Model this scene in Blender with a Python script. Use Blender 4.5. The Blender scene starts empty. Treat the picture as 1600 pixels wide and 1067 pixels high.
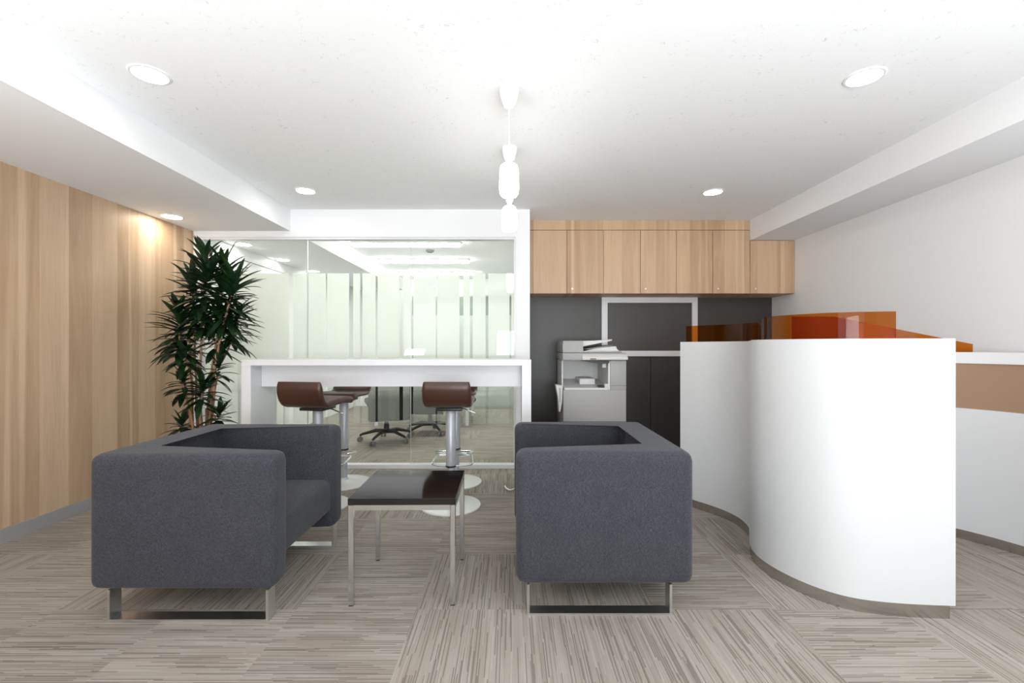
import bpy, bmesh, math, random
from mathutils import Vector, Matrix
R = math.radians
C = bpy.context.scene.collection
# ------------------------------------------------------------------ camera
F, CX, HY, H = 711.0, 798.0, 540.0, 1.10
cam = bpy.data.cameras.new('camera'); co = bpy.data.objects.new('camera', cam); C.objects.link(co)
cam.sensor_width = 36; cam.lens = F/1600*36
cam.shift_x = (800-CX)/1600; cam.shift_y = (HY-533.5)/1600
cam.clip_start = .05
co.location = (0, 0, H); co.rotation_euler = (R(90), 0, 0)
bpy.context.scene.camera = co
# ------------------------------------------------------------------ world, light, exposure
vs = bpy.context.scene.view_settings
vs.view_transform = 'Standard'; vs.look = 'None'; vs.gamma = 1; vs.use_curve_mapping = False
vs.exposure = 0.62
w = bpy.data.worlds.new('world'); bpy.context.scene.world = w; w.use_nodes = True
w.node_tree.nodes['Background'].inputs[0].default_value = (.93, .96, 1, 1)
w.node_tree.nodes['Background'].inputs[1].default_value = 1.0
def area(name, loc, rot, sx, sy, power, col=(1, 1, 1), spread=180):
    l = bpy.data.lights.new(name, 'AREA'); l.shape = 'RECTANGLE'; l.size = sx; l.size_y = sy
    l.energy = power; l.color = col; l.spread = R(spread)
    o = bpy.data.objects.new(name, l); C.objects.link(o); o.location = loc; o.rotation_euler = rot
    return o
# area light added as fill, standing for an assumed, unseen window behind the camera
area('assumed_window_fill', (-.3, -2.93, 1.3), (R(90), 0, R(0)), 4.6, 1.7, 30, (.93, .97, 1))
# fill lights added beside and behind the camera, turned up to brighten the ceiling
area('bounce_fill', (-1.75, -.05, .95), (R(180-30), 0, 0), .35, .35, 17, (.92, .965, 1), 140)  # position follows the direction of the pendant's shadow on the ceiling
area('bounce_fill', (.6, -1.6, 1.0), (R(180-42), 0, 0), 1.8, 1.3, 68, (.92, .965, 1), 140)
area('bounce_fill', (1.9, -.2, 1.0), (R(180-15), 0, 0), .6, .6, 15, (.92, .965, 1), 140)
DL = 32.0      # downlight lens strength
TUBE = 24.0     # meeting room tube lights
PEND = 13.0     # pendant shades
# ------------------------------------------------------------------ material helpers
def NM(name):
    m = bpy.data.materials.new(name); m.use_nodes = True
    nt = m.node_tree
    return m, nt, nt.nodes['Principled BSDF']
def plain(name, col, rough=.5, metal=0, spec=.5, bump=0, bscale=200, coat=0):
    m, nt, b = NM(name)
    b.inputs['Base Color'].default_value = (*col, 1); b.inputs['Roughness'].default_value = rough
    b.inputs['Metallic'].default_value = metal; b.inputs['Specular IOR Level'].default_value = spec
    b.inputs['Coat Weight'].default_value = coat
    g = nt.nodes.new('ShaderNodeNewGeometry'); n = nt.nodes.new('ShaderNodeTexNoise'); n.inputs['Scale'].default_value = bscale
    nt.links.new(g.outputs['Position'], n.inputs['Vector'])
    bp = nt.nodes.new('ShaderNodeBump'); bp.inputs['Strength'].default_value = bump; bp.inputs['Distance'].default_value = .002
    nt.links.new(n.outputs['Fac'], bp.inputs['Height'])
    if bump: nt.links.new(bp.outputs['Normal'], b.inputs['Normal'])
    return m
def emis(name, col, s):
    m, nt, b = NM(name)
    b.inputs['Base Color'].default_value = (*col, 1)
    b.inputs['Emission Color'].default_value = (*col, 1); b.inputs['Emission Strength'].default_value = s
    return m
def math_(nt, op, a, b=None, c=None):
    n = nt.nodes.new('ShaderNodeMath'); n.operation = op
    for i, v in enumerate((a, b, c)):
        if v is None: continue
        if isinstance(v, (int, float)): n.inputs[i].default_value = v
        else: nt.links.new(v, n.inputs[i])
    return n.outputs[0]
def mixc(nt, f, a, b, mode='MIX'):
    n = nt.nodes.new('ShaderNodeMix'); n.data_type = 'RGBA'; n.blend_type = mode
    if isinstance(f, (int, float)): n.inputs[0].default_value = f
    else: nt.links.new(f, n.inputs[0])
    for i, v in ((6, a), (7, b)):
        if isinstance(v, tuple): n.inputs[i].default_value = (*v, 1)
        else: nt.links.new(v, n.inputs[i])
    return n.outputs[2]
def ramp(nt, f, lo, hi):
    n = nt.nodes.new('ShaderNodeMapRange'); n.inputs[1].default_value = lo; n.inputs[2].default_value = hi
    nt.links.new(f, n.inputs[0]); return n.outputs[0]
def comb(nt, x, y, z):
    n = nt.nodes.new('ShaderNodeCombineXYZ')
    for i, v in enumerate((x, y, z)):
        if isinstance(v, (int, float)): n.inputs[i].default_value = v
        else: nt.links.new(v, n.inputs[i])
    return n.outputs[0]
def noise(nt, vec, scale, detail=2, rough=.5, dist=0):
    n = nt.nodes.new('ShaderNodeTexNoise'); n.inputs['Scale'].default_value = scale; n.inputs['Detail'].default_value = detail
    n.inputs['Roughness'].default_value = rough; n.inputs['Distortion'].default_value = dist
    nt.links.new(vec, n.inputs['Vector']); return n.outputs['Fac']
def posxyz(nt):
    g = nt.nodes.new('ShaderNodeNewGeometry'); s = nt.nodes.new('ShaderNodeSeparateXYZ')
    nt.links.new(g.outputs['Position'], s.inputs[0]); return s.outputs[0], s.outputs[1], s.outputs[2], g.outputs['Position']
def wood(name, axis, light, mid, dark, width=.19):
    m, nt, b = NM(name); x, y, z, p = posxyz(nt)
    u = x if axis == 'x' else y
    # boards of uneven width: warp the across coordinate
    wob = noise(nt, comb(nt, u, 0, 0), 2.3, 1)
    uu = math_(nt, 'ADD', math_(nt, 'MULTIPLY', u, 1/width), math_(nt, 'MULTIPLY', wob, 1.6))
    cell = math_(nt, 'FLOOR', uu)
    wn = nt.nodes.new('ShaderNodeTexWhiteNoise'); wn.noise_dimensions = '1D'; nt.links.new(cell, wn.inputs['W'])
    tone = wn.outputs['Value']
    v = comb(nt, math_(nt, 'MULTIPLY', u, 9.0), math_(nt, 'MULTIPLY', tone, 13.0), math_(nt, 'MULTIPLY', z, .7))
    g1 = noise(nt, v, 1.6, 4, .6, .6)
    v2 = comb(nt, math_(nt, 'MULTIPLY', u, 60.0), 0.0, math_(nt, 'MULTIPLY', z, 1.6))
    g2 = noise(nt, v2, 2.2, 3, .6)
    v3 = comb(nt, math_(nt, 'MULTIPLY', u, 14.0), tone, math_(nt, 'MULTIPLY', z, .25))
    g3 = noise(nt, v3, 1.0, 1)
    c = mixc(nt, ramp(nt, g1, .3, .7), mid, dark)
    c = mixc(nt, math_(nt, 'MULTIPLY', ramp(nt, tone, .3, 1), .6), c, light)
    c = mixc(nt, math_(nt, 'MULTIPLY', ramp(nt, g3, .6, .72), .75), c, light)
    c = mixc(nt, math_(nt, 'MULTIPLY', ramp(nt, g2, .48, .75), .38), c, dark)
    nt.links.new(c, b.inputs['Base Color']); b.inputs['Roughness'].default_value = .45
    b.inputs['Specular IOR Level'].default_value = .35
    return m
def carpet(name, horiz):
    m, nt, b = NM(name); x, y, z, p = posxyz(nt)
    al, ac = (x, y) if horiz else (y, x)
    tx = math_(nt, 'FLOOR', math_(nt, 'DIVIDE', math_(nt, 'SUBTRACT', x, .104), .4985))
    ty = math_(nt, 'FLOOR', math_(nt, 'DIVIDE', math_(nt, 'SUBTRACT', y, 1.898), .5))
    wn = nt.nodes.new('ShaderNodeTexWhiteNoise'); wn.noise_dimensions = '3D'
    nt.links.new(comb(nt, tx, ty, 3.3), wn.inputs['Vector'])
    tone = wn.outputs['Value']
    off = math_(nt, 'MULTIPLY', tone, 7.0)
    # rows of yarn: each row is broken into dashes with a tone of their own
    def rows(freq, seg, seed):
        row = math_(nt, 'FLOOR', math_(nt, 'MULTIPLY', ac, freq))
        a = nt.nodes.new('ShaderNodeTexWhiteNoise'); a.noise_dimensions = '2D'; nt.links.new(comb(nt, row, math_(nt, 'ADD', off, seed), 0), a.inputs['Vector'])
        sg = math_(nt, 'FLOOR', math_(nt, 'ADD', math_(nt, 'MULTIPLY', al, seg), math_(nt, 'MULTIPLY', a.outputs['Value'], 20.0)))
        q = nt.nodes.new('ShaderNodeTexWhiteNoise'); q.noise_dimensions = '3D'; nt.links.new(comb(nt, row, sg, math_(nt, 'ADD', off, seed)), q.inputs['Vector'])
        return q.outputs['Value']
    n1 = rows(255.0, 4.2, 1.7); n2 = rows(510.0, 13.0, 5.1)
    n3 = noise(nt, comb(nt, math_(nt, 'MULTIPLY', al, 2.5), math_(nt, 'MULTIPLY', ac, 14.0), off), 1.0, 1)
    pile = noise(nt, p, 300, 1)
    base = mixc(nt, tone, (.285, .248, .21), (.36, .318, .272))
    c = mixc(nt, math_(nt, 'MULTIPLY', ramp(nt, n3, .4, .65), .3), base, (.50, .475, .435))
    c = mixc(nt, math_(nt, 'MULTIPLY', ramp(nt, n2, .0, 1.0), .30), c, (.25, .22, .19))
    c = mixc(nt, math_(nt, 'MULTIPLY', ramp(nt, n1, .74, .82), .56), c, (.11, .093, .076))
    c = mixc(nt, math_(nt, 'MULTIPLY', ramp(nt, n1, .25, .1), .3), c, (.52, .49, .445))
    c = mixc(nt, math_(nt, 'MULTIPLY', ramp(nt, pile, .4, .75), .35), c, (.27, .25, .22))
    nt.links.new(c, b.inputs['Base Color']); b.inputs['Roughness'].default_value = .95
    b.inputs['Specular IOR Level'].default_value = .1
    bp = nt.nodes.new('ShaderNodeBump'); bp.inputs['Strength'].default_value = .5; bp.inputs['Distance'].default_value = .003
    nt.links.new(n1, bp.inputs['Height']); nt.links.new(bp.outputs['Normal'], b.inputs['Normal'])
    return m
def ceilmat():
    m, nt, b = NM('mineral_ceiling_board'); x, y, z, p = posxyz(nt)
    n1 = noise(nt, p, 46, 3, .6, 1.5); n2 = noise(nt, p, 7, 2)
    f = math_(nt, 'MULTIPLY', ramp(nt, n1, .63, .68), ramp(nt, n2, .4, .6))
    c = mixc(nt, math_(nt, 'MULTIPLY', f, .34), (.9, .905, .91), (.3, .3, .29))
    nt.links.new(c, b.inputs['Base Color']); b.inputs['Roughness'].default_value = .9; b.inputs['Specular IOR Level'].default_value = .1
    return m
def fabric():
    m, nt, b = NM('charcoal_woven_fabric')
    tc = nt.nodes.new('ShaderNodeTexCoord'); s = nt.nodes.new('ShaderNodeSeparateXYZ'); nt.links.new(tc.outputs['Object'], s.inputs[0])
    x, y, z = s.outputs
    h = math_(nt, 'ADD', x, y)
    n1 = noise(nt, comb(nt, math_(nt, 'MULTIPLY', h, 420.), math_(nt, 'MULTIPLY', math_(nt, 'SUBTRACT', x, y), 420.), math_(nt, 'MULTIPLY', z, 90.)), 1, 2)
    n2 = noise(nt, comb(nt, math_(nt, 'MULTIPLY', h, 90.), math_(nt, 'MULTIPLY', math_(nt, 'SUBTRACT', x, y), 90.), math_(nt, 'MULTIPLY', z, 420.)), 1, 2)
    n3 = noise(nt, tc.outputs['Object'], 14, 3)
    f = math_(nt, 'ADD', math_(nt, 'MULTIPLY', n1, .5), math_(nt, 'MULTIPLY', n2, .5))
    c = mixc(nt, ramp(nt, f, .34, .66), (.024, .025, .030), (.073, .075, .089))
    c = mixc(nt, math_(nt, 'MULTIPLY', ramp(nt, n3, .4, .7), .25), c, (.032, .032, .04))
    nt.links.new(c, b.inputs['Base Color']); b.inputs['Roughness'].default_value = .95; b.inputs['Specular IOR Level'].default_value = .15
    b.inputs['Sheen Weight'].default_value = .12; b.inputs['Sheen Roughness'].default_value = .5
    bp = nt.nodes.new('ShaderNodeBump'); bp.inputs['Strength'].default_value = .5; bp.inputs['Distance'].default_value = .002
    nt.links.new(f, bp.inputs['Height']); nt.links.new(bp.outputs['Normal'], b.inputs['Normal'])
    return m
def clear(name, tint, diff=0, dcol=(1, 1, 1), fade=None, ior=1.45):
    m = bpy.data.materials.new(name); m.use_nodes = True; nt = m.node_tree; nt.nodes.clear()
    out = nt.nodes.new('ShaderNodeOutputMaterial'); tr = nt.nodes.new('ShaderNodeBsdfTransparent'); tr.inputs[0].default_value = (*tint, 1)
    gl = nt.nodes.new('ShaderNodeBsdfGlossy'); gl.inputs['Roughness'].default_value = 0
    fr = nt.nodes.new('ShaderNodeFresnel'); fr.inputs['IOR'].default_value = ior
    g = nt.nodes.new('ShaderNodeNewGeometry')
    mx = nt.nodes.new('ShaderNodeMixShader')
    k = math_(nt, 'MULTIPLY', fr.outputs[0], math_(nt, 'SUBTRACT', 1.0, g.outputs['Backfacing']))
    nt.links.new(k, mx.inputs[0]); nt.links.new(tr.outputs[0], mx.inputs[1]); nt.links.new(gl.outputs[0], mx.inputs[2])
    last = mx.outputs[0]
    if diff:
        tl = nt.nodes.new('ShaderNodeBsdfTranslucent'); tl.inputs[0].default_value = (*dcol, 1)
        df = nt.nodes.new('ShaderNodeBsdfDiffuse'); df.inputs[0].default_value = (*dcol, 1)
        m1 = nt.nodes.new('ShaderNodeMixShader'); m1.inputs[0].default_value = .5
        nt.links.new(tl.outputs[0], m1.inputs[1]); nt.links.new(df.outputs[0], m1.inputs[2])
        m2 = nt.nodes.new('ShaderNodeMixShader'); m2.inputs[0].default_value = diff
        if fade:
            zz = posxyz(nt)[2]; mr = nt.nodes.new('ShaderNodeMapRange')
            for i, v in enumerate(fade): mr.inputs[i+1].default_value = v
            nt.links.new(zz, mr.inputs[0]); nt.links.new(mr.outputs[0], m2.inputs[0])
        nt.links.new(last, m2.inputs[1]); nt.links.new(m1.outputs[0], m2.inputs[2]); last = m2.outputs[0]
    nt.links.new(last, out.inputs[0]); return m
M = dict(
    wall=plain('white_paint', (.87, .875, .88), .75, spec=.2, bump=.15),
    ceil=ceilmat(), soffit=plain('white_plasterboard', (.88, .885, .895), .8, spec=.15, bump=.1),
    woodw=wood('oak_wall_boards', 'y', (.70, .51, .355), (.54, .37, .235), (.40, .26, .155)),
    woodc=wood('oak_cabinet_boards', 'x', (.72, .51, .34), (.56, .375, .235), (.42, .265, .16), .17),
    dark=plain('dark_grey_laminate', (.050, .046, .041), .42, bump=.1, bscale=30),
    dark2=plain('black_brown_laminate', (.030, .028, .026), .4, bump=.1, bscale=30),
    satin=plain('satin_chrome', (.74, .75, .76), .3, 1), chrome=plain('chrome', (.74, .765, .79), .14, 1), steel=plain('brushed_steel', (.55, .53, .50), .25, 1, bump=.2, bscale=90),
    base=plain('grey_skirting', (.33, .33, .33), .4), whitelam=plain('white_laminate', (.76, .76, .775), .3, spec=.4),
    gloss=plain('gloss_white_laminate', (.66, .675, .68), .5, spec=.3), fab=fabric(), black=plain('black_fabric_underside', (.012, .012, .013), .9),
    tabletop=plain('dark_stained_table_top', (.008, .006, .0055), .09, spec=.6),
    leather=plain('brown_leather', (.056, .021, .013), .36, spec=.5, bump=.25, bscale=160),
    silver=plain('silver_grey_paint', (.44, .46, .49), .35, .25), basew=plain('light_grey_enamel', (.66, .67, .66), .25, spec=.5),
    grey=plain('printer_grey', (.40, .395, .385), .5), lgrey=plain('printer_light_grey', (.70, .695, .68), .45),
    blackp=plain('black_plastic', (.012, .012, .012), .4), tan=plain('tan_panel', (.335, .215, .135), .45, bump=.2, bscale=12),
    glass=clear('clear_glass', (.965, .985, .965)), 
    film=clear('frosted_film', (.95, .97, .95), diff=.84, dcol=(.95, .955, .93), fade=(.62, 1.05, .12, .86)),
    amber=clear('amber_acrylic', (.85, .46, .15), ior=1.3), greyp=plain('grey_desk_panel', (.20, .21, .20), .6),
    dl=emis('downlight_lens', (1, .98, .95), DL), dlw=emis('warm_downlight_lens', (1, .92, .80), 50), tube=emis('tube_light', (1, 1, .96), TUBE), pend=emis('lit_opal_glass', (1, .985, .95), PEND),
    plastic=plain('white_plastic', (.82, .82, .82), .35), leaf=None, stem=plain('tan_cane', (.36, .20, .11), .75, bump=.8, bscale=60),
    soil=plain('potting_soil', (.03, .02, .013), 1, bump=1, bscale=80), pot=plain('white_ceramic_pot', (.6, .6, .58), .35),
    silverm=plain('satin_aluminium', (.72, .72, .71), .35, .6), lgreen=plain('pale_grey_green_cabinet', (.42, .46, .41), .5), teal=plain('grey_green_cabinet', (.17, .20, .17), .5),
)
def leafmat():
    m, nt, b = NM('dark_green_leaf'); x, y, z, p = posxyz(nt)
    n = noise(nt, p, 9, 2)
    nt.links.new(mixc(nt, ramp(nt, n, .35, .65), (.005, .016, .007), (.016, .048, .013)), b.inputs['Base Color'])
    b.inputs['Roughness'].default_value = .32; b.inputs['Specular IOR Level'].default_value = .5
    return m
M['leaf'] = leafmat()
H_, V_ = carpet('carpet_tile_lengthways', True), carpet('carpet_tile_crossways', False)
# ------------------------------------------------------------------ object helpers
def wloc(o):
    v = Vector((0, 0, 0))
    while o is not None: v += o.location; o = o.parent
    return v
def obj(name, bm, m, parent=None, loc=None, smooth=35):
    """bm is in world coordinates; links one mesh object"""
    if parent is not None: off = wloc(parent); l = Vector((0, 0, 0))
    else:
        if loc is None:
            xs = [v.co for v in bm.verts]
            lo = [min(c[i] for c in xs) for i in range(3)]; hi = [max(c[i] for c in xs) for i in range(3)]
            loc = ((lo[0]+hi[0])/2, (lo[1]+hi[1])/2, lo[2])
        off = Vector(loc); l = off
    bmesh.ops.translate(bm, verts=bm.verts, vec=-off)
    bmesh.ops.recalc_face_normals(bm, faces=bm.faces)
    me = bpy.data.meshes.new(name); bm.to_mesh(me); bm.free()
    for mm in (m if isinstance(m, (list, tuple)) else [m]): me.materials.append(mm)
    if smooth:
        for p in me.polygons: p.use_smooth = True
        me.set_sharp_from_angle(angle=R(smooth))
    o = bpy.data.objects.new(name, me); C.objects.link(o); o.location = l
    if parent is not None: o.parent = parent
    return o
def tag(o, label=None, cat=None, group=None, kind=None):
    for k, v in (('label', label), ('category', cat), ('group', group), ('kind', kind)):
        if v: o[k] = v
    return o
def thing(name, label, cat, loc=(0, 0, 0), group=None):
    o = bpy.data.objects.new(name, None); C.objects.link(o); o.location = loc; o.empty_display_size = .1
    return tag(o, label, cat, group)
def struct(name, bm, m, smooth=0): return tag(obj(name, bm, m, smooth=smooth), kind='structure')
def box(bm, x0, x1, y0, y1, z0, z1, bev=0, seg=2):
    r = bmesh.ops.create_cube(bm, size=1)
    vs_ = r['verts']
    for v in vs_:
        v.co = Vector(((x0+x1)/2+v.co.x*(x1-x0), (y0+y1)/2+v.co.y*(y1-y0), (z0+z1)/2+v.co.z*(z1-z0)))
    if bev:
        es = list({e for v in vs_ for e in v.link_edges})
        bmesh.ops.bevel(bm, geom=es, offset=bev, segments=seg, profile=.5, affect='EDGES')
    return bm
def B(*a, **k): return box(bmesh.new(), *a, **k)
def prism(pts, z0, z1, bev=0, seg=3, axis='z'):
    """polygon extruded; axis z: pts are (x,y); axis y: pts are (x,z), z0..z1 are y; axis x: pts are (y,z)"""
    bm = bmesh.new()
    f = {'z': lambda p, t: (p[0], p[1], t), 'y': lambda p, t: (p[0], t, p[1]), 'x': lambda p, t: (t, p[0], p[1])}[axis]
    a = [bm.verts.new(f(p, z0)) for p in pts]; b = [bm.verts.new(f(p, z1)) for p in pts]
    n = len(pts); bm.faces.new(a[::-1]); bm.faces.new(b)
    for i in range(n): bm.faces.new((a[i], a[(i+1) % n], b[(i+1) % n], b[i]))
    if bev: bmesh.ops.bevel(bm, geom=bm.edges[:], offset=bev, segments=seg, profile=.5, affect='EDGES')
    return bm
def lathe(bm, cx, cy, prof, n=40):
    rings = []
    for r, z in prof:
        if r < 1e-6: rings.append([bm.verts.new((cx, cy, z))])
        else: rings.append([bm.verts.new((cx+r*math.cos(2*math.pi*i/n), cy+r*math.sin(2*math.pi*i/n), z)) for i in range(n)])
    for a, b in zip(rings, rings[1:]):
        for i in range(n):
            j = (i+1) % n
            if len(a) == 1 and len(b) == 1: continue
            if len(a) == 1: bm.faces.new((a[0], b[i], b[j]))
            elif len(b) == 1: bm.faces.new((a[i], a[j], b[0]))
            else: bm.faces.new((a[i], a[j], b[j], b[i]))
    return bm
def L(cx, cy, prof, n=40): return lathe(bmesh.new(), cx, cy, prof, n)
def tube(bm, pts, rad, n=10, closed=False):
    pts = [Vector(p) for p in pts]; rs = rad if isinstance(rad, list) else [rad]*len(pts); rings = []
    up = None
    N = len(pts)
    for i, p in enumerate(pts):
        if closed: t = (pts[(i+1) % N]-pts[i-1]).normalized()
        else: t = (pts[min(i+1, N-1)]-pts[max(i-1, 0)]).normalized()
        if up is None:
            up = Vector((0, 0, 1)) if abs(t.z) < .9 else Vector((1, 0, 0))
        u = (up-t*up.dot(t)).normalized(); v = t.cross(u); up = u
        rings.append([bm.verts.new(p+(u*math.cos(2*math.pi*k/n)+v*math.sin(2*math.pi*k/n))*rs[i]) for k in range(n)])
    seq = list(zip(rings, rings[1:])) + ([(rings[-1], rings[0])] if closed else [])
    for a, b in seq:
        for k in range(n): bm.faces.new((a[k], a[(k+1) % n], b[(k+1) % n], b[k]))
    if not closed: bm.faces.new(rings[0][::-1]); bm.faces.new(rings[-1])
    return bm
def T(pts, rad, n=10, closed=False): return tube(bmesh.new(), pts, rad, n, closed)
def rounded(pts, r=.02, n=5):
    """round the inner corners of an open polyline"""
    out = [Vector(pts[0])]
    for i in range(1, len(pts)-1):
        p = Vector(pts[i]); a = (Vector(pts[i-1])-p).normalized()*r+p; b = (Vector(pts[i+1])-p).normalized()*r+p
        for k in range(n+1):
            t = k/n; out.append(a*(1-t)**2+p*2*t*(1-t)+b*t*t)
    out.append(Vector(pts[-1])); return out
def dup(root, loc=None, rotz=None, label=None, group=None):
    r = root.copy(); C.objects.link(r)
    if loc is not None: r.location = loc
    if rotz is not None: r.rotation_euler = (0, 0, rotz)
    if label: r['label'] = label
    if group: r['group'] = group
    for ch in list(root.children):
        c = ch.copy(); C.objects.link(c); c.parent = r
        for g in list(ch.children):
            d = g.copy(); C.objects.link(d); d.parent = c
    return r
# ------------------------------------------------------------------ room constants
XL, XR, YG, YB, YF, YR, ZC, ZS = -2.83, 2.754, 4.06, 4.80, 8.3, -3.0, 2.316, 2.122
# floor of carpet tiles, quarter turned
bm = bmesh.new(); tx, ty = .4985, .5
turn = {}
for (j, row) in ((-1, {-5: 1, -4: 1, -3: 1, -2: 1, -1: 0, 0: 0, 1: 0, 2: 1, 3: 0, 4: 1}), (0, {-5: 1, -4: 0, -3: 0, -2: 1, -1: 0, 0: 0, 1: 1, 2: 0, 3: 1}),
                 (1, {-4: 1, -3: 1, -2: 1, -1: 1, 0: 0, 1: 1, 2: 0, 3: 0}), (2, {-3: 0, -2: 0, -1: 1, 0: 0, 1: 0, 2: 1}), (3, {-3: 1, -2: 0, -1: 0, 0: 0, 1: 1})):
    for i, v in row.items(): turn[(i, j)] = v
rnd = random.Random(5)
i0, i1 = math.floor((XL-.104)/tx), math.floor((XR-.104)/tx)
j0, j1 = math.floor((YR-1.898)/ty), math.floor((YF-1.898)/ty)
xs = [max(XL, min(XR, .104+tx*i)) for i in range(i0, i1+2)]; ys = [max(YR, min(YF, 1.898+ty*j)) for j in range(j0, j1+2)]
grid = [[bm.verts.new((x, y, 0)) for y in ys] for x in xs]
for a in range(len(xs)-1):
    for b in range(len(ys)-1):
        f = bm.faces.new((grid[a][b], grid[a+1][b], grid[a+1][b+1], grid[a][b+1]))
        h = turn.get((i0+a, j0+b), rnd.random() < .55)
        f.material_index = 0 if h else 1
lowb = [bm.verts.new(p) for p in ((XL, YR, -.1), (XR, YR, -.1), (XR, YF, -.1), (XL, YF, -.1))]
bm.faces.new(lowb[::-1])
struct('floor', bm, [H_, V_])
struct('ceiling', B(XL-.1, XR+.1, YR-.1, YF+.1, ZC, ZC+.1), M['ceil'])
struct('wall_left', B(XL-.1, XL, YR, YG, 0, ZC), M['woodw'])
struct('wall_inner_left', B(XL-.1, XL, YG, YF, 0, ZC), M['wall'])
struct('wall_right', B(XR, XR+.1, YR, YB+.1, 0, ZC), M['wall'])
struct('wall_back', B(.171, XR, YB, YB+.1, 0, ZC), M['dark'])
struct('wall_inner_right', B(.071, .171, YG+.1, YF, 0, ZC), M['wall'])
struct('wall_inner_back', B(XL-.1, .171, YF, YF+.1, 0, ZC), M['wall'])
bm = B(XL-.1, XR+.1, YR-.1, YR, 0, .45); box(bm, XL-.1, XR+.1, YR-.1, YR, 2.15, ZC)
box(bm, XL-.1, -2.6, YR-.1, YR, .45, 2.15); box(bm, 2.0, XR+.1, YR-.1, YR, .45, 2.15)  # leaves an opening for the assumed rear window
struct('wall_behind', bm, M['wall'])
wf = struct('window_assumed', B(-2.6, 2.0, YR-.08, YR-.03, .45, .49), M['silverm'])  # assumed rear window, out of view, added around the fill light
bm = B(-2.6, 2.0, YR-.08, YR-.03, 2.11, 2.15)
for xm in (-2.6, -1.47, -.32, .83, 1.96): box(bm, xm, xm+.04, YR-.08, YR-.03, .49, 2.11)
obj('assumed_window_frame', bm, M['silverm'], wf, smooth=0)
struct('trim_1', B(XL, -1.964, YR, YF, ZS, ZC), M['soffit'])      # dropped soffit on the left
struct('trim_2', B(2.32, XR, YR, YB, ZS, ZC), M['soffit'])         # beam along the right wall
bs = struct('baseboard_left', B(XL, XL+.012, YR, YG-.001, 0, .08), M['base'])
struct('baseboard_right', B(XR-.012, XR, YR, YB-.001, 0, .08), M['base'])
# ------------------------------------------------------------------ glazed partition (window_1)
GZ0, GZ1, GX0, GX1 = .036, 2.050, -2.758, .0286
struct('wall_glazed_header', B(XL, .171, YG, YG+.1, 2.071, ZC), M['wall'])
struct('wall_glazed_left', B(XL, -2.775, YG, YG+.1, 0, 2.071), M['wall'])
struct('wall_glazed_right', B(.045, .171, YG, YG+.1, 0, 2.071), M['wall'])
bm = B(-2.775, .045, YG+.01, YG+.075, GZ1, 2.071); box(bm, -2.775, .045, YG+.005, YG+.08, 0, GZ0)
box(bm, -2.775, GX0, YG+.01, YG+.075, GZ0, GZ1); box(bm, GX1, .045, YG+.01, YG+.075, GZ0, GZ1)
win = struct('window_1', bm, M['whitelam'])
pw = (GX1-GX0)/3
for k in range(3):
    a = GX0+pw*k; obj('glass_pane', B(a+.002, a+pw-.002, YG+.035, YG+.045, GZ0, GZ1), M['glass'], win, smooth=0)
    if k: obj('pane_joint', B(a-.002, a+.002, YG+.035, YG+.045, GZ0, GZ1), M['silverm'], win, smooth=0)
# film with clear vertical slots, behind each pane
slots = [(451.7, 458), (509, 511.3), (545.4, 551.8), (562.8, 566.4), (586.7, 590.3), (624, 629.7), (640.5, 645.7), (681, 683), (718, 724), (734.3, 738.6), (758.8, 763), (796, 799)]
px2x = lambda px, Y: (px-CX)*Y/F
edges = [GX0]
for a, b in slots: edges += [px2x(a, YG+.046), px2x(b, YG+.046)]
edges.append(GX1)
bm = bmesh.new()
for a, b in zip(edges[0::2], edges[1::2]):
    if b-a > .001: box(bm, a, b, YG+.0455, YG+.0463, .398, 1.752)
obj('frosted_film', bm, M['film'], win, smooth=0)
# ------------------------------------------------------------------ ceiling lamps
def downlight(x, y, z, label, warm=False):
    t = thing('ceiling_downlight', label, 'ceiling light', (x, y, z), 'recessed ceiling downlights')
    obj('trim_ring', L(x, y, [(.066, z-.001), (.068, z-.006), (.078, z-.005), (.082, z-.0005)]), M['plastic'], t)
    obj('lens', L(x, y, [(0, z-.0035), (.067, z-.0035)]), M['dlw' if warm else 'dl'], t)
    return t
G = 'ceiling downlight'
downlight(-1.617, 2.04, ZC, 'large near round ceiling downlight on the left, above the left armchair')
downlight(1.60, 2.06, ZC, 'large near round ceiling downlight on the right, above the curved white counter')
downlight(-1.61, 3.57, ZC, 'small round ceiling downlight in front of the glass partition, beside the dropped soffit')
downlight(1.60, 3.60, ZC, 'small round ceiling downlight in front of the oak wall cabinets')
downlight(-2.68, 3.6, ZS, 'round downlight in the dropped soffit washing the oak wall', True)
downlight(-2.69, 4.58, ZS, 'nearest soffit downlight seen behind the glass partition')
downlight(-2.70, 5.40, ZS, 'second soffit downlight behind the glass, above the white inner wall')
downlight(-2.70, 6.25, ZS, 'farthest soffit downlight behind the glass, just over the frosted film')
for x, y, lab in ((-1.6, .5, 'assumed unseen left ceiling downlight just in front of the camera line'), (1.6, .5, 'assumed unseen right ceiling downlight just in front of the camera line'), (-1.6, -1.1, 'assumed unseen left ceiling downlight near the assumed rear window'), (1.6, -1.1, 'assumed unseen right ceiling downlight near the assumed rear window')):
    downlight(x, y, ZC, lab)  # assumed downlights out of view, added for light along the visible rows
for y, lab in ((5.34, 'nearest long tube light on the meeting room ceiling behind the glass'), (6.4, 'middle long tube light on the meeting room ceiling'), (7.5, 'farthest long tube light on the meeting room ceiling, above the frosted film edge')):
    t = thing('tube_light', lab, 'ceiling light', (-1.22, y, ZC), 'tube lights in the meeting room')
    obj('housing', B(-1.86, -.58, y-.06, y+.06, ZC-.025, ZC, bev=.004), M['plastic'], t)
    obj('diffuser', B(-1.85, -.59, y-.05, y+.05, ZC-.05, ZC-.025, bev=.008), M['tube'], t)
Ys = 711*(ZC-H)/(540-391)
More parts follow.
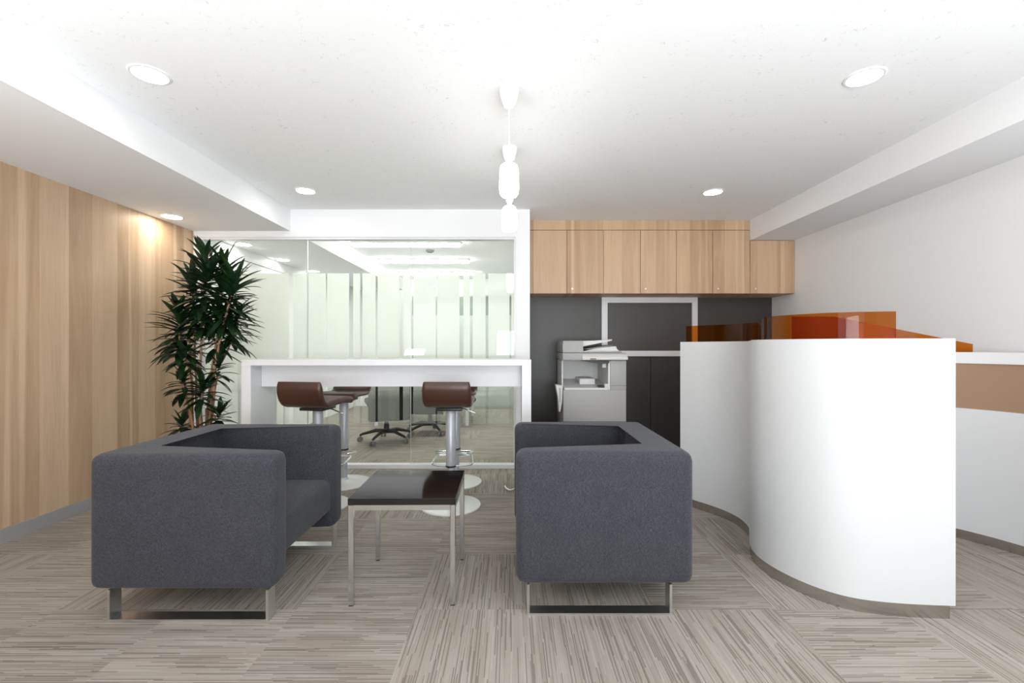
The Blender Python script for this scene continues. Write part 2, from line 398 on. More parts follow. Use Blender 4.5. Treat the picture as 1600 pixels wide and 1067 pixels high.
t = thing('smoke_detector', 'small round smoke detector on the meeting room ceiling between tube lights', 'smoke detector', (px2x(672, Ys), Ys, ZC))
obj('housing', L(px2x(672, Ys), Ys, [(0, ZC-.03), (.035, ZC-.028), (.05, ZC-.012), (.052, ZC)]), M['greyp'], t)
def pendant(y, label):
    x = px2x(795.5, 2.15)
    t = thing('pendant_lamp', label, 'pendant lamp', (x, y, ZC), 'pendant lamps in a row')
    z = lambda py: H+(540-py)*2.15/F
    zc = ZC
    obj('ceiling_canopy', L(x, y, [(.0, zc), (.046, zc), (.049, zc-.012), (.044, zc-.04), (.034, zc-.075), (.026, zc-.088), (0, zc-.09)]), M['plastic'], t)
    obj('cord', T([(x, y, zc-.088), (x, y, z(232))], .0035, 8), M['plastic'], t)
    obj('socket', L(x, y, [(0, z(230)), (.016, z(231)), (.024, z(233)), (.024, z(244)), (.018, z(248)), (.013, z(250)), (.013, z(258)), (0, z(258))]), M['plastic'], t)
    obj('glass_shade', L(x, y, [(0, z(257)), (.030, z(257)), (.040, z(260)), (.045, z(266)), (.046, z(296)), (.043, z(303)), (.034, z(307)), (0, z(308))]), M['pend'], t)
pendant(2.15, 'near pendant lamp with glowing white cylinder shade on a thin cord')
pendant(2.80, 'far pendant lamp whose glowing shade shows just below the near one')
# ------------------------------------------------------------------ right alcove: cabinets, dark wall, framed panel
YC = 4.41; px = lambda p: px2x(p, YC)
ZB = 1.606
struct('trim_3', B(.171, 2.32, YC, YB, 2.222, ZC), M['woodc'])
def cabinet(xs_, ztop, locks, label):
    t = thing('wall_cabinet', label, 'cabinet', ((xs_[0]+xs_[-1])/2, (YC+YB)/2, ZB), 'oak wall cabinets over the printer')
    obj('body', B(xs_[0]+.0005, xs_[-1]-.0005, YC+.02, YB-.001, ZB, ztop), M['woodc'], t, smooth=0)
    for a, b, lk in zip(xs_, xs_[1:], locks):
        d = obj('door', B(a+.0018, b-.0018, YC, YC+.018, ZB+.0005, ztop-.003, bev=.001, seg=1), M['woodc'], t, smooth=0)
        if lk:
            bm = bmesh.new(); lx, lz = a+.05, ZB+.045
            tube(bm, [(lx, YC-.006, lz), (lx, YC+.001, lz)], .009, 14)
            obj('lock', bm, M['silverm'], d)
e = [.172, px(886), px(943), px(1000.6), px(1057), px(1113.6), 2.319]
cabinet(e[0:3], 2.221, (0, 1), 'oak wall cabinet next to the glass partition, leftmost of the row')
cabinet(e[2:5], 2.221, (0, 1), 'oak wall cabinet above the white framed dark panel')
cabinet(e[4:7], 2.221, (0, 1), 'oak wall cabinet just left of the ceiling beam')
cabinet([2.321, XR-.001], ZS-.002, (1,), 'short single-door oak wall cabinet under the ceiling beam')
pb = lambda p: px2x(p, YB-.02); zb = lambda p: H-(p-540)*(YB-.02)/F
bm = B(pb(940), pb(949), YB-.03, YB-.0005, zb(556), zb(464.6)); box(bm, pb(1081), pb(1089.5), YB-.03, YB-.0005, zb(556), zb(464.6))
box(bm, pb(949), pb(1081), YB-.03, YB-.0005, zb(473), zb(464.6)); box(bm, pb(949), pb(1081), YB-.03, YB-.0005, zb(556.5), zb(548))
t = thing('service_window', 'dark service window shutter in a white frame below the oak cabinets', 'panel', (pb(1015), YB, zb(556)))  # dark panel in a white frame, taken for a shuttered service window
obj('frame', bm, M['whitelam'], t, smooth=0)
obj('shutter_panel', B(pb(949), pb(1081), YB-.012, YB-.0005, zb(548), zb(473)), M['dark'], t, smooth=0)
t = thing('low_cabinet', 'black-brown two-door cupboard beside the printer under the framed panel', 'cupboard', (pb(1020), YB, 0))
x0, x1 = pb(962), pb(1089.5)
obj('body', B(x0, x1, YB-.035, YB-.001, 0, zb(557.5)), M['dark2'], t, smooth=0)
for a, b in ((x0, pb(1015)), (pb(1015), x1)):
    obj('door', B(a+.002, b-.002, YB-.05, YB-.036, .03, zb(558.5), bev=.001, seg=1), M['dark2'], t, smooth=0)
# ------------------------------------------------------------------ printer
def printer():
    Yp = 4.16; X = lambda p: px2x(p, Yp); Z = lambda p: H-(p-540)*Yp/F
    xl, xr, yb = X(880), X(978.7), YB-.07
    t = thing('office_printer', 'large grey multifunction office printer against the dark wall', 'printer', ((xl+xr)/2, (Yp+yb)/2, 0))
    bm = B(xl, xr, Yp, yb, .02, Z(609), bev=.008)          # lower body
    box(bm, X(953.5), xr, Yp, yb, Z(611), Z(563), bev=.006)   # right column
    obj('body', bm, M['grey'], t)
    bm = B(xl, X(953), yb-.05, yb, Z(611), Z(564)); box(bm, xl, xl+.012, Yp+.12, yb, Z(611), Z(564))
    box(bm, X(950.5), X(953.3), Yp+.004, yb, Z(609), Z(564))
    obj('output_bay', bm, M['lgrey'], t)
    bm = prism([(Yp+.005, Z(609)), (Yp+.005, Z(606)), (Yp+.2, Z(603)), (yb-.06, Z(598)), (yb-.06, Z(609))], xl+.013, X(950), axis='x')
    bm2 = bm; box(bm2, X(911), X(936), Yp+.20, yb-.06, Z(606), Z(594), bev=.004); box(bm2, X(945), X(951), Yp+.006, Yp+.12, Z(606), Z(600), bev=.004)
    obj('output_tray', bm2, M['lgrey'], t)
    obj('tray_recess', B(X(936.5), X(944.5), Yp+.006, Yp+.1, Z(608), Z(603)), M['blackp'], t, smooth=0)
    obj('scanner', B(xl-.005, xr, Yp-.004, yb, Z(563), Z(551.5), bev=.006), M['grey'], t)
    obj('scan_underside', prism([(X(905), Z(563)), (X(952), Z(563)), (X(952), Z(567.5)), (X(938), Z(568.5))], Yp+.002, yb-.1, axis='y'), M['blackp'], t, smooth=0)
    obj('sensor_block', B(X(943), X(949), Yp+.05, Yp+.12, Z(575), Z(567), bev=.003), M['lgrey'], t)
    p = obj('control_panel', prism([(Yp-.045, Z(562)), (Yp-.047, Z(558.5)), (Yp+.02, Z(551.5)), (Yp+.02, Z(562.5))], X(909), xr+.004, bev=.003, axis='x'), M['lgrey'], t)
    # screen and keys on the sloping top of the panel
    bm = B(X(921), X(930), Yp-.0485, Yp-.046, Z(561.5), Z(559.4))
    obj('display', bm, M['greyp'], p)
    obj('document_feeder', prism([(xl, Z(551)), (xl, Z(540)), (xl+.005, Z(532.3)), (X(912), Z(532.3)), (X(912), Z(549.5)), (X(972), Z(548.6)), (X(974), Z(551))], Yp+.04, yb, bev=.004, axis='y'), M['grey'], t)
    obj('feeder_tray', prism([(X(912.5), Z(541.5)), (X(960), Z(532.2)), (X(960), Z(529.8)), (X(940), Z(531.5)), (X(912.5), Z(532.5))], Yp+.10, yb-.06, bev=.002, axis='y'), M['lgrey'], t)
    obj('sheet_stop', prism([(X(914), Z(545.5)), (X(940), Z(541.5)), (X(963), Z(538.8)), (X(958), Z(540.6)), (X(935), Z(546))], Yp+.10, yb-.1, axis='y'), M['greyp'], t)
    obj('eject_tray', prism([(X(914), Z(549)), (X(934), Z(544.2)), (X(965), Z(540.8)), (X(966), Z(545.5)), (X(972), Z(549))], Yp+.06, yb-.06, bev=.002, axis='y'), M['lgrey'], t)
    obj('side_pocket', prism([(X(868.5), Z(601.5)), (X(880), Z(603)), (X(878.5), Z(630)), (X(876), Z(644)), (X(873.5), Z(644)), (X(872.5), Z(622))], Yp+.02, Yp+.14, bev=.003, axis='y'), M['lgrey'], t)
    obj('pocket_slot', prism([(X(873.5), Z(606)), (X(876.5), Z(607)), (X(876), Z(628)), (X(874.5), Z(628))], Yp+.018, Yp+.022, axis='y'), M['grey'], t, smooth=0)
    obj('side_latch', B(xr+.0, xr+.008, Yp+.01, Yp+.07, Z(593), Z(583.5), bev=.002), M['blackp'], t)
    for a, b, c in ((xl+.004, .20, .0025), (xl+.004, Z(658.6), .0025), (X(955), Z(602.6), .002)):
        obj('panel_seam', B(a, xr-.004, Yp-.002, Yp+.002, b, b+c), M['blackp'], t, smooth=0)
    for fx in (xl+.06, xr-.06):
        for fy in (Yp+.06, yb-.06): obj('foot', L(fx, fy, [(0, 0), (.025, 0), (.025, .021), (0, .021)], 16), M['blackp'], t)
printer()
# ------------------------------------------------------------------ curved reception counters
def catmull(P, n=14):
    P = [Vector(p) for p in P]; Q = [P[0]*2-P[1]]+P+[P[-1]*2-P[-2]]; out = []
    for i in range(1, len(Q)-2):
        for k in range(n):
            t = k/n; a, b, c, d = Q[i-1], Q[i], Q[i+1], Q[i+2]
            out.append(.5*((2*b)+(c-a)*t+(2*a-5*b+4*c-d)*t*t+(3*b-a-3*c+d)*t**3))
    out.append(P[-1]); return out
def offs(path, d):
    out = []
    for i, p in enumerate(path):
        t = (path[min(i+1, len(path)-1)]-path[max(i-1, 0)]).normalized()
        out.append(p+Vector((-t.y, t.x))*d)      # left of travel
    return out
def strip(path, d0, d1, z0, z1, z1f=None, bm=None):
    a, b = offs(path, d0), offs(path, d1); bm = bm or bmesh.new(); n = len(path)
    zt = [z1 if z1f is None else z1f(i/(n-1)) for i in range(n)]
    V = [[bm.verts.new((p.x, p.y, z)) for z in (z0, zt[i])]+[bm.verts.new((q.x, q.y, z)) for z in (zt[i], z0)] for i, (p, q) in enumerate(zip(a, b))]
    for u, v in zip(V, V[1:]):
        for k in range(4): bm.faces.new((u[k], u[(k+1) % 4], v[(k+1) % 4], v[k]))
    bm.faces.new(V[0]); bm.faces.new(V[-1][::-1]); return bm
path = catmull([(1.185, 3.18), (1.243, 3.079), (1.312, 2.974), (1.362, 2.87), (1.386, 2.744), (1.365, 2.607), (1.305, 2.49), (1.252, 2.38), (1.228, 2.27), (1.236, 2.166),
                (1.262, 2.078), (1.300, 2.003), (1.352, 1.936), (1.416, 1.890), (1.491, 1.864), (1.573, 1.848), (1.657, 1.838), (1.786, 1.828)])
ZT = 1.129
t = thing('reception_counter', 'tall white S-curved reception counter with amber screen and steel kick plate', 'reception counter', (1.5, 2.3, 0))
im = min(range(len(path)), key=lambda i: (path[i]-Vector((1.243, 2.35))).length)
ij = min(range(len(path)), key=lambda i: abs(path[i].y-2.78)+ (0 if path[i].y > 2.5 else 9))
obj('front_panel', strip(path[:im+1], 0, .03, .055, ZT-.003), M['gloss'], t, smooth=30)
obj('front_panel', strip(path[im:], -.0015, .03, .055, ZT), M['gloss'], t, smooth=30)
kick = path[:-6]+[path[-3]+(path[-1]-path[-3])*.2]
obj('kick_plate', strip(path[:ij+1], .006, .02, 0, .052), M['steel'], t, smooth=30)
obj('kick_plate', strip(path[ij:-2], .002, .02, 0, .054), M['steel'], t, smooth=30)
def cut(path, px0, px1):
    return [p for p in path if px0 <= CX+F*p.x/p.y <= px1]
ins = offs(path, .042)
i_s = min(range(len(ins)), key=lambda i: abs(ins[i].y-2.29))
i_e = min(range(len(ins)), key=lambda i: abs(CX+F*ins[i].x/ins[i].y-1399)+(0 if ins[i].y < 2 else 999))
obj('amber_screen', strip(ins[2:i_s], -.003, .003, .95, 1.236), M['amber'], t, smooth=30)
obj('amber_screen', strip(ins[i_s+1:i_e+1], -.003, .003, .95, 1.242), M['amber'], t, smooth=30)
obj('screen_clamp', strip(ins[i_s-1:i_s+2], -.005, .005, .95, 1.236), M['blackp'], t, smooth=30)
inner = strip(path[4:-4], .048, .33, .70, .73)
obj('worktop', inner, M['whitelam'], t, smooth=30)
for i in (6, len(path)//2, len(path)-10):
    a, b = offs(path, .05)[i], offs(path, .31)[i]; n = Vector((-(b-a).y, (b-a).x)).normalized()*.012
    obj('support_panel', prism([tuple(a+n), tuple(b+n), tuple(b-n), tuple(a-n)], 0, .70), M['whitelam'], t, smooth=0)
# second counter: concave arc near the right wall
arc = lambda r, a0, a1, n=40: [Vector((1.87+r*math.cos(R(a0+(a1-a0)*k/n)), 2.10+r*math.sin(R(a0+(a1-a0)*k/n)))) for k in range(n+1)]
A = arc(.845, 95, 2)
t = thing('reception_counter', 'white concave counter with a tan band, behind the tall curved counter', 'reception counter', (2.4, 2.6, 0))
obj('front_panel', strip(A, 0, .022, .055, .745), M['gloss'], t, smooth=30)
obj('tan_band', strip(A, .003, .022, .745, 1.0), M['tan'], t, smooth=30)
obj('counter_top', strip(A, -.004, .026, 1.0, 1.063), M['whitelam'], t, smooth=30)
obj('kick_plate', strip(A, .006, .02, 0, .055), M['steel'], t, smooth=30)
S = arc(.857, 95, 30, 30)
XE = (1524-CX)/F
S = [p for p in S if (1232-CX)/F <= p.x/p.y <= XE]
def ztop(u):
    p = S[min(len(S)-1, int(round(u*(len(S)-1))))]
    q = CX+F*p.x/p.y; y = 494.5+max(0, q-1302)*(538.4-494.5)/(1524-1302)
    return H+(540-y)*p.y/F
obj('amber_screen', strip(S, -.003, .003, 1.0632, 1.2, z1f=ztop), M['amber'], t, smooth=30)
# ------------------------------------------------------------------ armchairs
def armchair(x0, x1, y0, y1, facing, label):
    """U-shaped upholstered shell; facing +1 opens to +X, -1 opens to -X"""
    z0, z1, th = .125, .667, .128
    t = thing('armchair', label, 'armchair', ((x0+x1)/2, (y0+y1)/2, 0), 'charcoal armchairs facing each other')
    if facing > 0: pts = [(x0, y0), (x1, y0), (x1, y0+th), (x0+th, y0+th), (x0+th, y1-th), (x1, y1-th), (x1, y1), (x0, y1)]
    else: pts = [(x0, y0), (x1, y0), (x1, y1), (x0, y1), (x0, y1-th), (x1-th, y1-th), (x1-th, y0+th), (x0, y0+th)]
    U = prism(pts, z0, z1)
    bmesh.ops.bevel(U, geom=U.edges[:], offset=.040, segments=7, profile=.5, affect='EDGES')
    bx_ = x0 if facing > 0 else x1; s = facing
    # mitre planes through the two back corners
    def part(name, keep):
        bm = U.copy()
        for co_, no in keep:
            bmesh.ops.bisect_plane(bm, geom=bm.verts[:]+bm.edges[:]+bm.faces[:], plane_co=co_, plane_no=no, clear_outer=True)
            es = [e_ for e_ in bm.edges if e_.is_boundary]
            bmesh.ops.holes_fill(bm, edges=es)
        return obj(name, bm, M['fab'], t, smooth=50)
    cn, cf = (bx_, y0, 0), (bx_, y1, 0)
    nn = Vector((s, -1, 0)).normalized()    # points to arm side at the near corner
    nf = Vector((s, 1, 0)).normalized()
    part('backrest', [(cn, nn), (cf, nf)])
    # arms: opposite side of the mitre, and their own half
    mid = (0, (y0+y1)/2, 0)
    part('armrest', [(mid, Vector((0, 1, 0))), (cn, -nn)])
    part('armrest', [(mid, Vector((0, -1, 0))), (cf, -nf)])
    U.free()
    sx0, sx1 = (x0+th-.01, x1-.022) if s > 0 else (x0+.022, x1-th+.01)
    sb = B(sx0, sx1, y0+th-.005, y1-th+.005, .208, .385)
    fe = [e_ for e_ in sb.edges if all(abs(v.co.x-(sx1 if s > 0 else sx0)) < 1e-4 for v in e_.verts) and abs(e_.verts[0].co.z-e_.verts[1].co.z) < 1e-4]
    bmesh.ops.bevel(sb, geom=fe, offset=.035, segments=6, profile=.5, affect='EDGES')
    obj('seat', sb, M['fab'], t, smooth=50)
    obj('seat_base', B(x0+.16, x1-.16, y0+.1, y1-.1, .17, .209), M['black'], t, smooth=0)
    fx0, fx1 = (x0+.075, x1-.028) if s > 0 else (x0+.045, x1-.09)
    for ya in (y0+.012, y1-.072):
        bm = bmesh.new(); yb_ = ya+.055
        out = [(fx0, .126), (fx0, 0), (fx1, 0), (fx1, .126), (fx1-.010, .126), (fx1-.010, .010), (fx0+.010, .010), (fx0+.010, .126)]
        bm = prism(out, ya, yb_, axis='y')
        obj('leg_frame', bm, M['satin'], t, smooth=0)
armchair(-1.682, -.938, 1.80, 2.55, 1, 'charcoal fabric armchair on the left, near the oak wall and plant')
armchair(.022, .748, 1.842, 2.62, -1, 'charcoal fabric armchair on the right, beside the curved white counter')
# ------------------------------------------------------------------ coffee table
t = thing('coffee_table', 'small square dark-topped coffee table with chrome legs between the armchairs', 'coffee table', (-.465, 2.135, 0))
x0, x1, y0, y1 = -.690, -.236, 1.92, 2.352
obj('table_top', B(x0, x1, y0, y1, .427, .455, bev=.0012, seg=1), M['tabletop'], t, smooth=0)
bm = B(x0+.022, x1-.022, y0+.002, y0+.024, .405, .4268); box(bm, x0+.022, x1-.022, y1-.024, y1-.002, .405, .4268)
box(bm, x0+.002, x0+.024, y0+.024, y1-.024, .405, .4268); box(bm, x1-.024, x1-.002, y0+.024, y1-.024, .405, .4268)
obj('apron_frame', bm, M['chrome'], t, smooth=0)
for a in (x0+.001, x1-.023):
    for b in (y0+.001, y1-.023):
        l = obj('leg', B(a, a+.022, b, b+.022, .004, .4269, bev=.0015, seg=1), M['chrome'], t, smooth=0)
        obj('foot_glide', B(a+.002, a+.02, b+.002, b+.02, 0, .0042), M['blackp'], l, smooth=0)
t.rotation_euler = (0, 0, R(.7))
# ------------------------------------------------------------------ bar table
t = thing('bar_table', 'long white bar table in front of the glass partition', 'bar table', (-.9, 3.48, 0))
x0, x1, y0, y1 = -1.954, .1485, 3.30, 3.67
obj('table_top', B(x0, x1, y0, y1, .955, .999, bev=.0015, seg=1), M['whitelam'], t, smooth=0)
obj('side_panel', B(x0, x0+.068, y0, y1, 0, .9548, bev=.0015, seg=1), M['whitelam'], t, smooth=0)
obj('side_panel', B(x1-.068, x1, y0, y1, 0, .9548, bev=.0015, seg=1), M['whitelam'], t, smooth=0)
obj('modesty_panel', B(x0+.069, x1-.069, 3.444, 3.47, .791, .9548), M['whitelam'], t, smooth=0)
# ------------------------------------------------------------------ bar stools (local: faces +Y)
def stool():
    t = thing('bar_stool', 'brown leather bar stool', 'bar stool', (0, 0, 0), 'brown bar stools at the white table')
    obj('base', L(0, 0, [(0, 0), (.205, 0), (.207, .006), (.203, .011), (.12, .016), (.05, .022), (.034, .03), (.03, .05), (0, .05)], 64), M['basew'], t)
    obj('gas_column', L(0, 0, [(0, .04), (.0265, .04), (.0265, .29), (0, .29)], 28), M['silver'], t)
    obj('column_ring', L(0, 0, [(.027, .268), (.036, .268), (.036, .279), (.027, .279)], 28), M['blackp'], t)
    obj('column_cover', L(0, 0, [(.027, .279), (.034, .279), (.0345, .30), (.0345, .655), (.03, .662), (0, .662)], 32), M['silver'], t)
    obj('seat_plate', B(-.085, .085, -.085, .085, .662, .682, bev=.004), M['blackp'], t)
    obj('height_lever', T(rounded([(.03, .02, .668), (.085, .02, .665), (.165, .03, .632)], .02), .0045, 8), M['chrome'], t)
    fr = rounded([(.0, .03, .262), (.10, .055, .262), (.145, .07, .268), (.125, .235, .292), (-.125, .235, .292), (-.145, .07, .268), (-.10, .055, .262), (.0, .03, .262)], .025)
    obj('footrest', T(fr, .0075, 10), M['chrome'], t)
    # one-piece padded shell: thick centre line in (y, z), rounded across the width
    cl = catmull([(.205, .688), (.185, .712), (.13, .722), (.03, .718), (-.08, .712), (-.145, .716), (-.185, .742), (-.207, .79), (-.219, .868)], 6)
    pv = [Vector((p.x, p.y)) for p in cl]; nrm = [q-p for p, q in zip(pv, offs(pv, 1))]
    hw = .158; bm = bmesh.new(); rings = []; n = len(pv)
    for i, (p, nn) in enumerate(zip(pv, nrm)):
        e_ = min(i, n-1-i)
        h = .021*math.sqrt(min(1, (e_+.25)/3.0)); ww = hw-.012*(1-math.sqrt(min(1, (e_+.0)/5)))
        ring = []
        sec = [(-1, 0), (-.975, .55), (-.93, .88), (-.85, 1), (.85, 1), (.93, .88), (.975, .55), (1, 0), (.975, -.55), (.93, -.88), (.85, -1), (-.85, -1), (-.93, -.88), (-.975, -.55)]
        for sx, sn in sec:
            q = p+nn*(-sn*h); ring.append(bm.verts.new((sx*ww, q.x, q.y)))
        rings.append(ring)
    for a, b in zip(rings, rings[1:]):
        for k in range(14): bm.faces.new((a[k], a[(k+1) % 14], b[(k+1) % 14], b[k]))
    bm.faces.new(rings[0]); bm.faces.new(rings[-1][::-1])
    sh = obj('seat_shell', bm, M['leather'], t, smooth=60)
    # piping seam along both sides
    for s in (-1, 1): obj('piping', T([(s*(hw-.0015), p.x, p.y) for p in pv[3:-3]], .0022, 6), M['leather'], sh)
    return t
st = stool()
spots = [(-1.325, 3.13, -8, 'brown bar stool behind the left armchair, its back to the viewer'),
         (-.412, 3.13, 0, 'brown bar stool behind the coffee table, its back to the viewer'),
         (-1.334, 3.64, 180, 'brown bar stool on the glass side of the white table, at its left half'),
         (-.44, 3.66, 180, 'brown bar stool on the glass side, mostly hidden by the stool behind the coffee table')]
for k, (x, y, a, lab) in enumerate(spots):
    if k == 0: st.location = (x, y, 0); st.rotation_euler = (0, 0, R(a)); st['label'] = lab
    else: dup(st, (x, y, 0), R(a), lab)
# ------------------------------------------------------------------ meeting room behind the glass
t = thing('meeting_table', 'white meeting table behind the black swivel chairs, seen through the glass', 'table', (px2x(640, 6.7), 6.7, 0))
x0, x1 = px2x(588, 6.26), px2x(730, 6.26)
obj('table_top', B(x0-.05, x1+.05, 6.2, 7.2, .70, .728, bev=.002, seg=1), M['whitelam'], t, smooth=0)
for x, y in ((x0, 6.26), (x1, 6.26), (x0, 7.12), (x1, 7.12)):
    obj('leg', B(x-.02, x+.02, y-.02, y+.02, 0, .70), M['plastic'], t, smooth=0)
def office_chair():
    t = thing('office_chair', 'black office swivel chair', 'office chair', (0, 0, 0), 'black swivel chairs in the meeting room')
    for k in range(5):
        a = R(90+72*k); c, s = math.cos(a), math.sin(a)
        l = obj('leg', T([(0, 0, .115), (c*.12, s*.12, .125), (c*.27, s*.27, .085), (c*.30, s*.30, .072)], [.026, .022, .015, .013], 8), M['blackp'], t)
        bm = bmesh.new(); cx_, cy_ = c*.30, s*.30
        for o_ in (-.018, .018):
            tube(bm, [(cx_-s*(o_-.009), cy_+c*(o_-.009), .028), (cx_-s*(o_+.009), cy_+c*(o_+.009), .028)], .028, 16)
        tube(bm, [(cx_, cy_, .03), (cx_, cy_, .075)], .008, 8)
        obj('caster', bm, M['greyp'], l)
    obj('gas_column', L(0, 0, [(0, .10), (.035, .10), (.028, .2), (.025, .2), (.025, .42), (0, .42)], 20), M['blackp'], t)
    obj('seat', B(-.23, .23, -.22, .24, .42, .49, bev=.03, seg=4), M['black'], t)
    obj('back_support', T([(0, -.15, .43), (0, -.24, .46), (0, -.25, .62)], .02, 8), M['blackp'], t)
    obj('backrest', B(-.225, .225, -.28, -.24, .27, .90, bev=.018, seg=4), M['black'], t)
    return t
oc = office_chair(); oc.location = (px2x(604, 5.25), 5.25, 0); oc.rotation_euler = (0, 0, R(22))
oc['label'] = 'black swivel chair at the meeting table behind the glass, left one with star base showing'
dup(oc, (px2x(672, 5.75), 5.75, 0), R(-3), 'black swivel chair at the meeting table behind the glass, right one mostly behind bar stools')
t = thing('storage_cabinet', 'grey-green storage cabinet along the far meeting room wall behind the frosted film', 'cabinet', (-.85, YF-.2, 0))
x0, x1 = px2x(644, YF-.4), .06
obj('body', B(x0, x1, YF-.4, YF-.001, 0, 1.98), M['lgreen'], t, smooth=0)
for k in range(3):
    a = x0+(x1-x0)/3*k; obj('door', B(a+.003, a+(x1-x0)/3-.003, YF-.42, YF-.4005, .05, 1.62), M['lgreen'], t, smooth=0)
    obj('upper_door', B(a+.003, a+(x1-x0)/3-.003, YF-.42, YF-.4005, 1.63, 1.95), M['teal'], t, smooth=0)
# door in the inner left wall with a dark reveal
Y1, Y2 = 4.79, 5.65
bm = B(XL, XL+.02, Y1-.06, Y1, 0, 2.05); box(bm, XL, XL+.02, Y2, Y2+.05, 0, 2.05); box(bm, XL, XL+.02, Y1, Y2, 2.0, 2.05)
d = struct('door_1', bm, M['whitelam'])
obj('door_leaf', B(XL, XL+.012, Y1+.012, Y2-.004, .005, 1.995), M['wall'], d, smooth=0)
obj('door_gap', B(XL, XL+.003, Y1, Y1+.012, 0, 2.0), M['blackp'], d, smooth=0)
for (p_, q_, lab) in ((391, 503, 'brass coat hook on the inner wall behind the glass, nearest the plant'), (415, 510, 'small steel coat hook on the inner wall behind the glass, right of the brass one')):
    y = -XL*F/(CX-p_); z = H-(q_-540)*y/F
    t = thing('coat_hook', lab, 'coat hook', (XL+.012, y, z), 'coat hooks on the inner wall')
    bm = B(XL+.013, XL+.02, y-.015, y+.015, z-.06, z+.06, bev=.003)
    obj('plate', bm, M['silverm'], t)
    obj('hook', T(rounded([(XL+.018, y, z+.02), (XL+.07, y, z+.0), (XL+.08, y, z+.05)], .02), .006, 8), plain('brass', (.55, .33, .18), .3, 1) if p_ == 391 else M['chrome'], t)
t = thing('charging_cable', 'short end of white cable on the carpet beside the right armchair', 'cable', (px2x(794, 3.5), 3.5, 0))
obj('wire', T(rounded([(-.045, 3.50, .02), (-.03, 3.46, .012), (.0, 3.44, .007), (.02, 3.47, .007), (.06, 3.52, .007)], .02), .006, 8), M['plastic'], t)
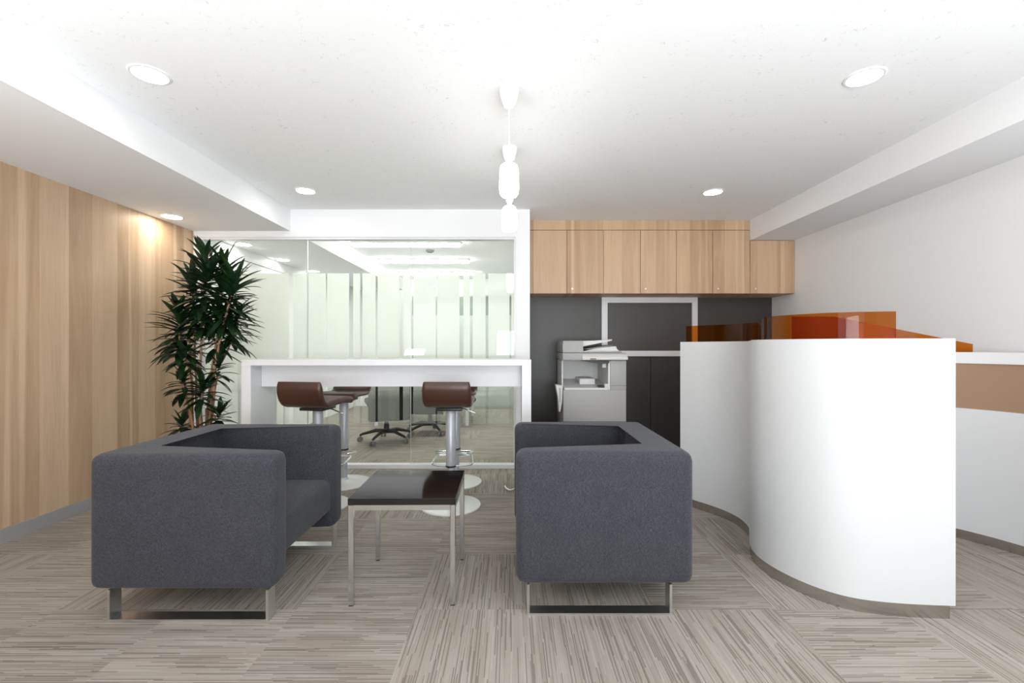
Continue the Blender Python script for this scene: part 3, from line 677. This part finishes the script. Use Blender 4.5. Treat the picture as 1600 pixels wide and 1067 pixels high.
# ------------------------------------------------------------------ potted plant
def plant():
    Yp = 3.42; rnd = random.Random(11)
    P = lambda x, y, dy=0: Vector((px2x(x, Yp+dy), Yp+dy, H-(y-540)*(Yp+dy)/F))
    bx, by = px2x(316, Yp), Yp
    t = thing('potted_dracaena', 'tall potted plant with dark narrow leaves and bare canes by the oak wall', 'plant', (bx, by, 0))
    po = obj('pot', L(bx, by, [(0, 0), (.13, 0), (.165, .28), (.172, .30), (.16, .30), (.155, .27), (0, .27)], 40), M['pot'], t)
    obj('soil', L(bx, by, [(0, .285), (.155, .28), (.155, .272), (0, .272)], 30), M['soil'], t)
    def leaf(bm, o, d, up, ln, wd, droop):
        side = d.cross(up).normalized(); n = 7; row = []
        p = o.copy(); dr = d.normalized()
        for i in range(n+1):
            s = i/n; wdt = wd*(math.sin(math.pi*min(1, s*.88+.10))**.8)*(1 if s < .98 else .05)
            nr = side.cross(dr).normalized()
            row.append([bm.verts.new(p-side*wdt*.5+nr*wdt*.16), bm.verts.new(p), bm.verts.new(p+side*wdt*.5+nr*wdt*.16)])
            dr = (dr+Vector((0, 0, -droop/n))).normalized(); p = p+dr*ln/n
        for a, b in zip(row, row[1:]):
            bm.faces.new((a[0], a[1], b[1], b[0])); bm.faces.new((a[1], a[2], b[2], b[1]))
    def head(p0, p1, N, ln, wd=.043):
        N = int(N*1.75); p0 = p0-(p1-p0)*.15
        bm = bmesh.new(); ax = (p1-p0).normalized()
        for k in range(N):
            s = k/(N-1); a = k*2.39996+rnd.random()*.5; o = p0.lerp(p1, s)
            el = R(-18+80*s**1.6+rnd.uniform(-14, 14))
            d = Vector((math.cos(a)*math.cos(el), math.sin(a)*math.cos(el), math.sin(el)))+ax*.15*s
            l_ = ln*rnd.uniform(.78, 1.1)*(1-.15*s)
            e_ = o+d*l_
            if e_.x < XL+.04: l_ *= .55
            leaf(bm, o, d, Vector((0, 0, 1)), l_, wd*rnd.uniform(.8, 1.15), rnd.uniform(.25, .75))
        for v in bm.verts: v.co.x = max(v.co.x, XL+.01)
        o = obj('leaf_cluster', bm, M['leaf'], t, smooth=0)
        for p in o.data.polygons: p.use_smooth = True
    canes = [((304, 690, -.02), (288, 600, -.04), (282, 545, -.05), (280, 500, -.05)),
             ((310, 690, .05), (306, 600, .06), (304, 520, .07), (302, 440, .08)),
             ((316, 690, 0), (313, 600, 0), (316, 500, -.01), (320, 405, 0)),
             ((320, 690, .06), (330, 590, .05), (340, 520, .04), (350, 430, .03)),
             ((324, 690, -.02), (334, 590, -.03), (348, 510, -.05), (366, 450, -.07)),
             ((308, 690, .1), (320, 600, .1), (350, 560, .12), (372, 500, .13)),
             ((300, 690, .03), (300, 600, 0), (290, 560, -.06)),
             ((314, 690, -.06), (312, 640, -.08), (316, 615, -.1)),
             ((328, 690, .0), (322, 640, .0), (338, 655, -.02)),
             ((298, 690, .05), (290, 675, 0), (284, 668, -.04)),
             ((306, 690, -.04), (296, 640, -.08), (286, 600, -.1)),
             ((326, 690, .03), (336, 610, -.02), (342, 580, -.05))]
    for c in canes:
        pts = [Vector((bx+(P(c[0][0], 690).x-bx)*.8, by+c[0][2]*.6, .27))]+[P(*q) for q in c]
        m3 = []
        Q = [pts[0]]+pts+[pts[-1]]
        for i in range(1, len(Q)-2):
            for k in range(5):
                u = k/5; a, b, cc, d = Q[i-1], Q[i], Q[i+1], Q[i+2]
                m3.append(.5*((2*b)+(cc-a)*u+(2*a-5*b+4*cc-d)*u*u+(3*b-a-3*cc+d)*u**3))
        m3.append(pts[-1])
        for q in m3[6:-1]: q.x += rnd.uniform(-.003, .003); q.y += rnd.uniform(-.003, .003)
        obj('cane', T(m3, [.011-.005*i/len(m3) for i in range(len(m3))], 8), M['stem'], t)
    hs = [((319, 500, -.01), (321, 402, 0), 52, .26), ((302, 510, .07), (302, 440, .08), 34, .24), ((343, 500, .04), (350, 418, .03), 44, .25),
          ((352, 500, -.05), (368, 440, -.07), 44, .25), ((362, 530, .12), (374, 485, .13), 30, .22), ((281, 545, -.05), (279, 492, -.05), 40, .23),
          ((288, 568, -.05), (288, 548, -.06), 18, .17), ((288, 612, -.1), (284, 588, -.1), 16, .17), ((314, 628, -.09), (317, 602, -.1), 22, .2),
          ((336, 662, 0), (344, 645, -.02), 16, .17), ((286, 672, -.04), (284, 662, -.04), 12, .15), ((338, 590, -.04), (343, 568, -.05), 12, .15),
          ((316, 470, -.08), (330, 425, -.1), 26, .22), ((338, 540, .05), (344, 490, .05), 22, .2)]
    for p0, p1, N, ln in hs: head(P(*p0), P(*p1), N, ln)
plant()
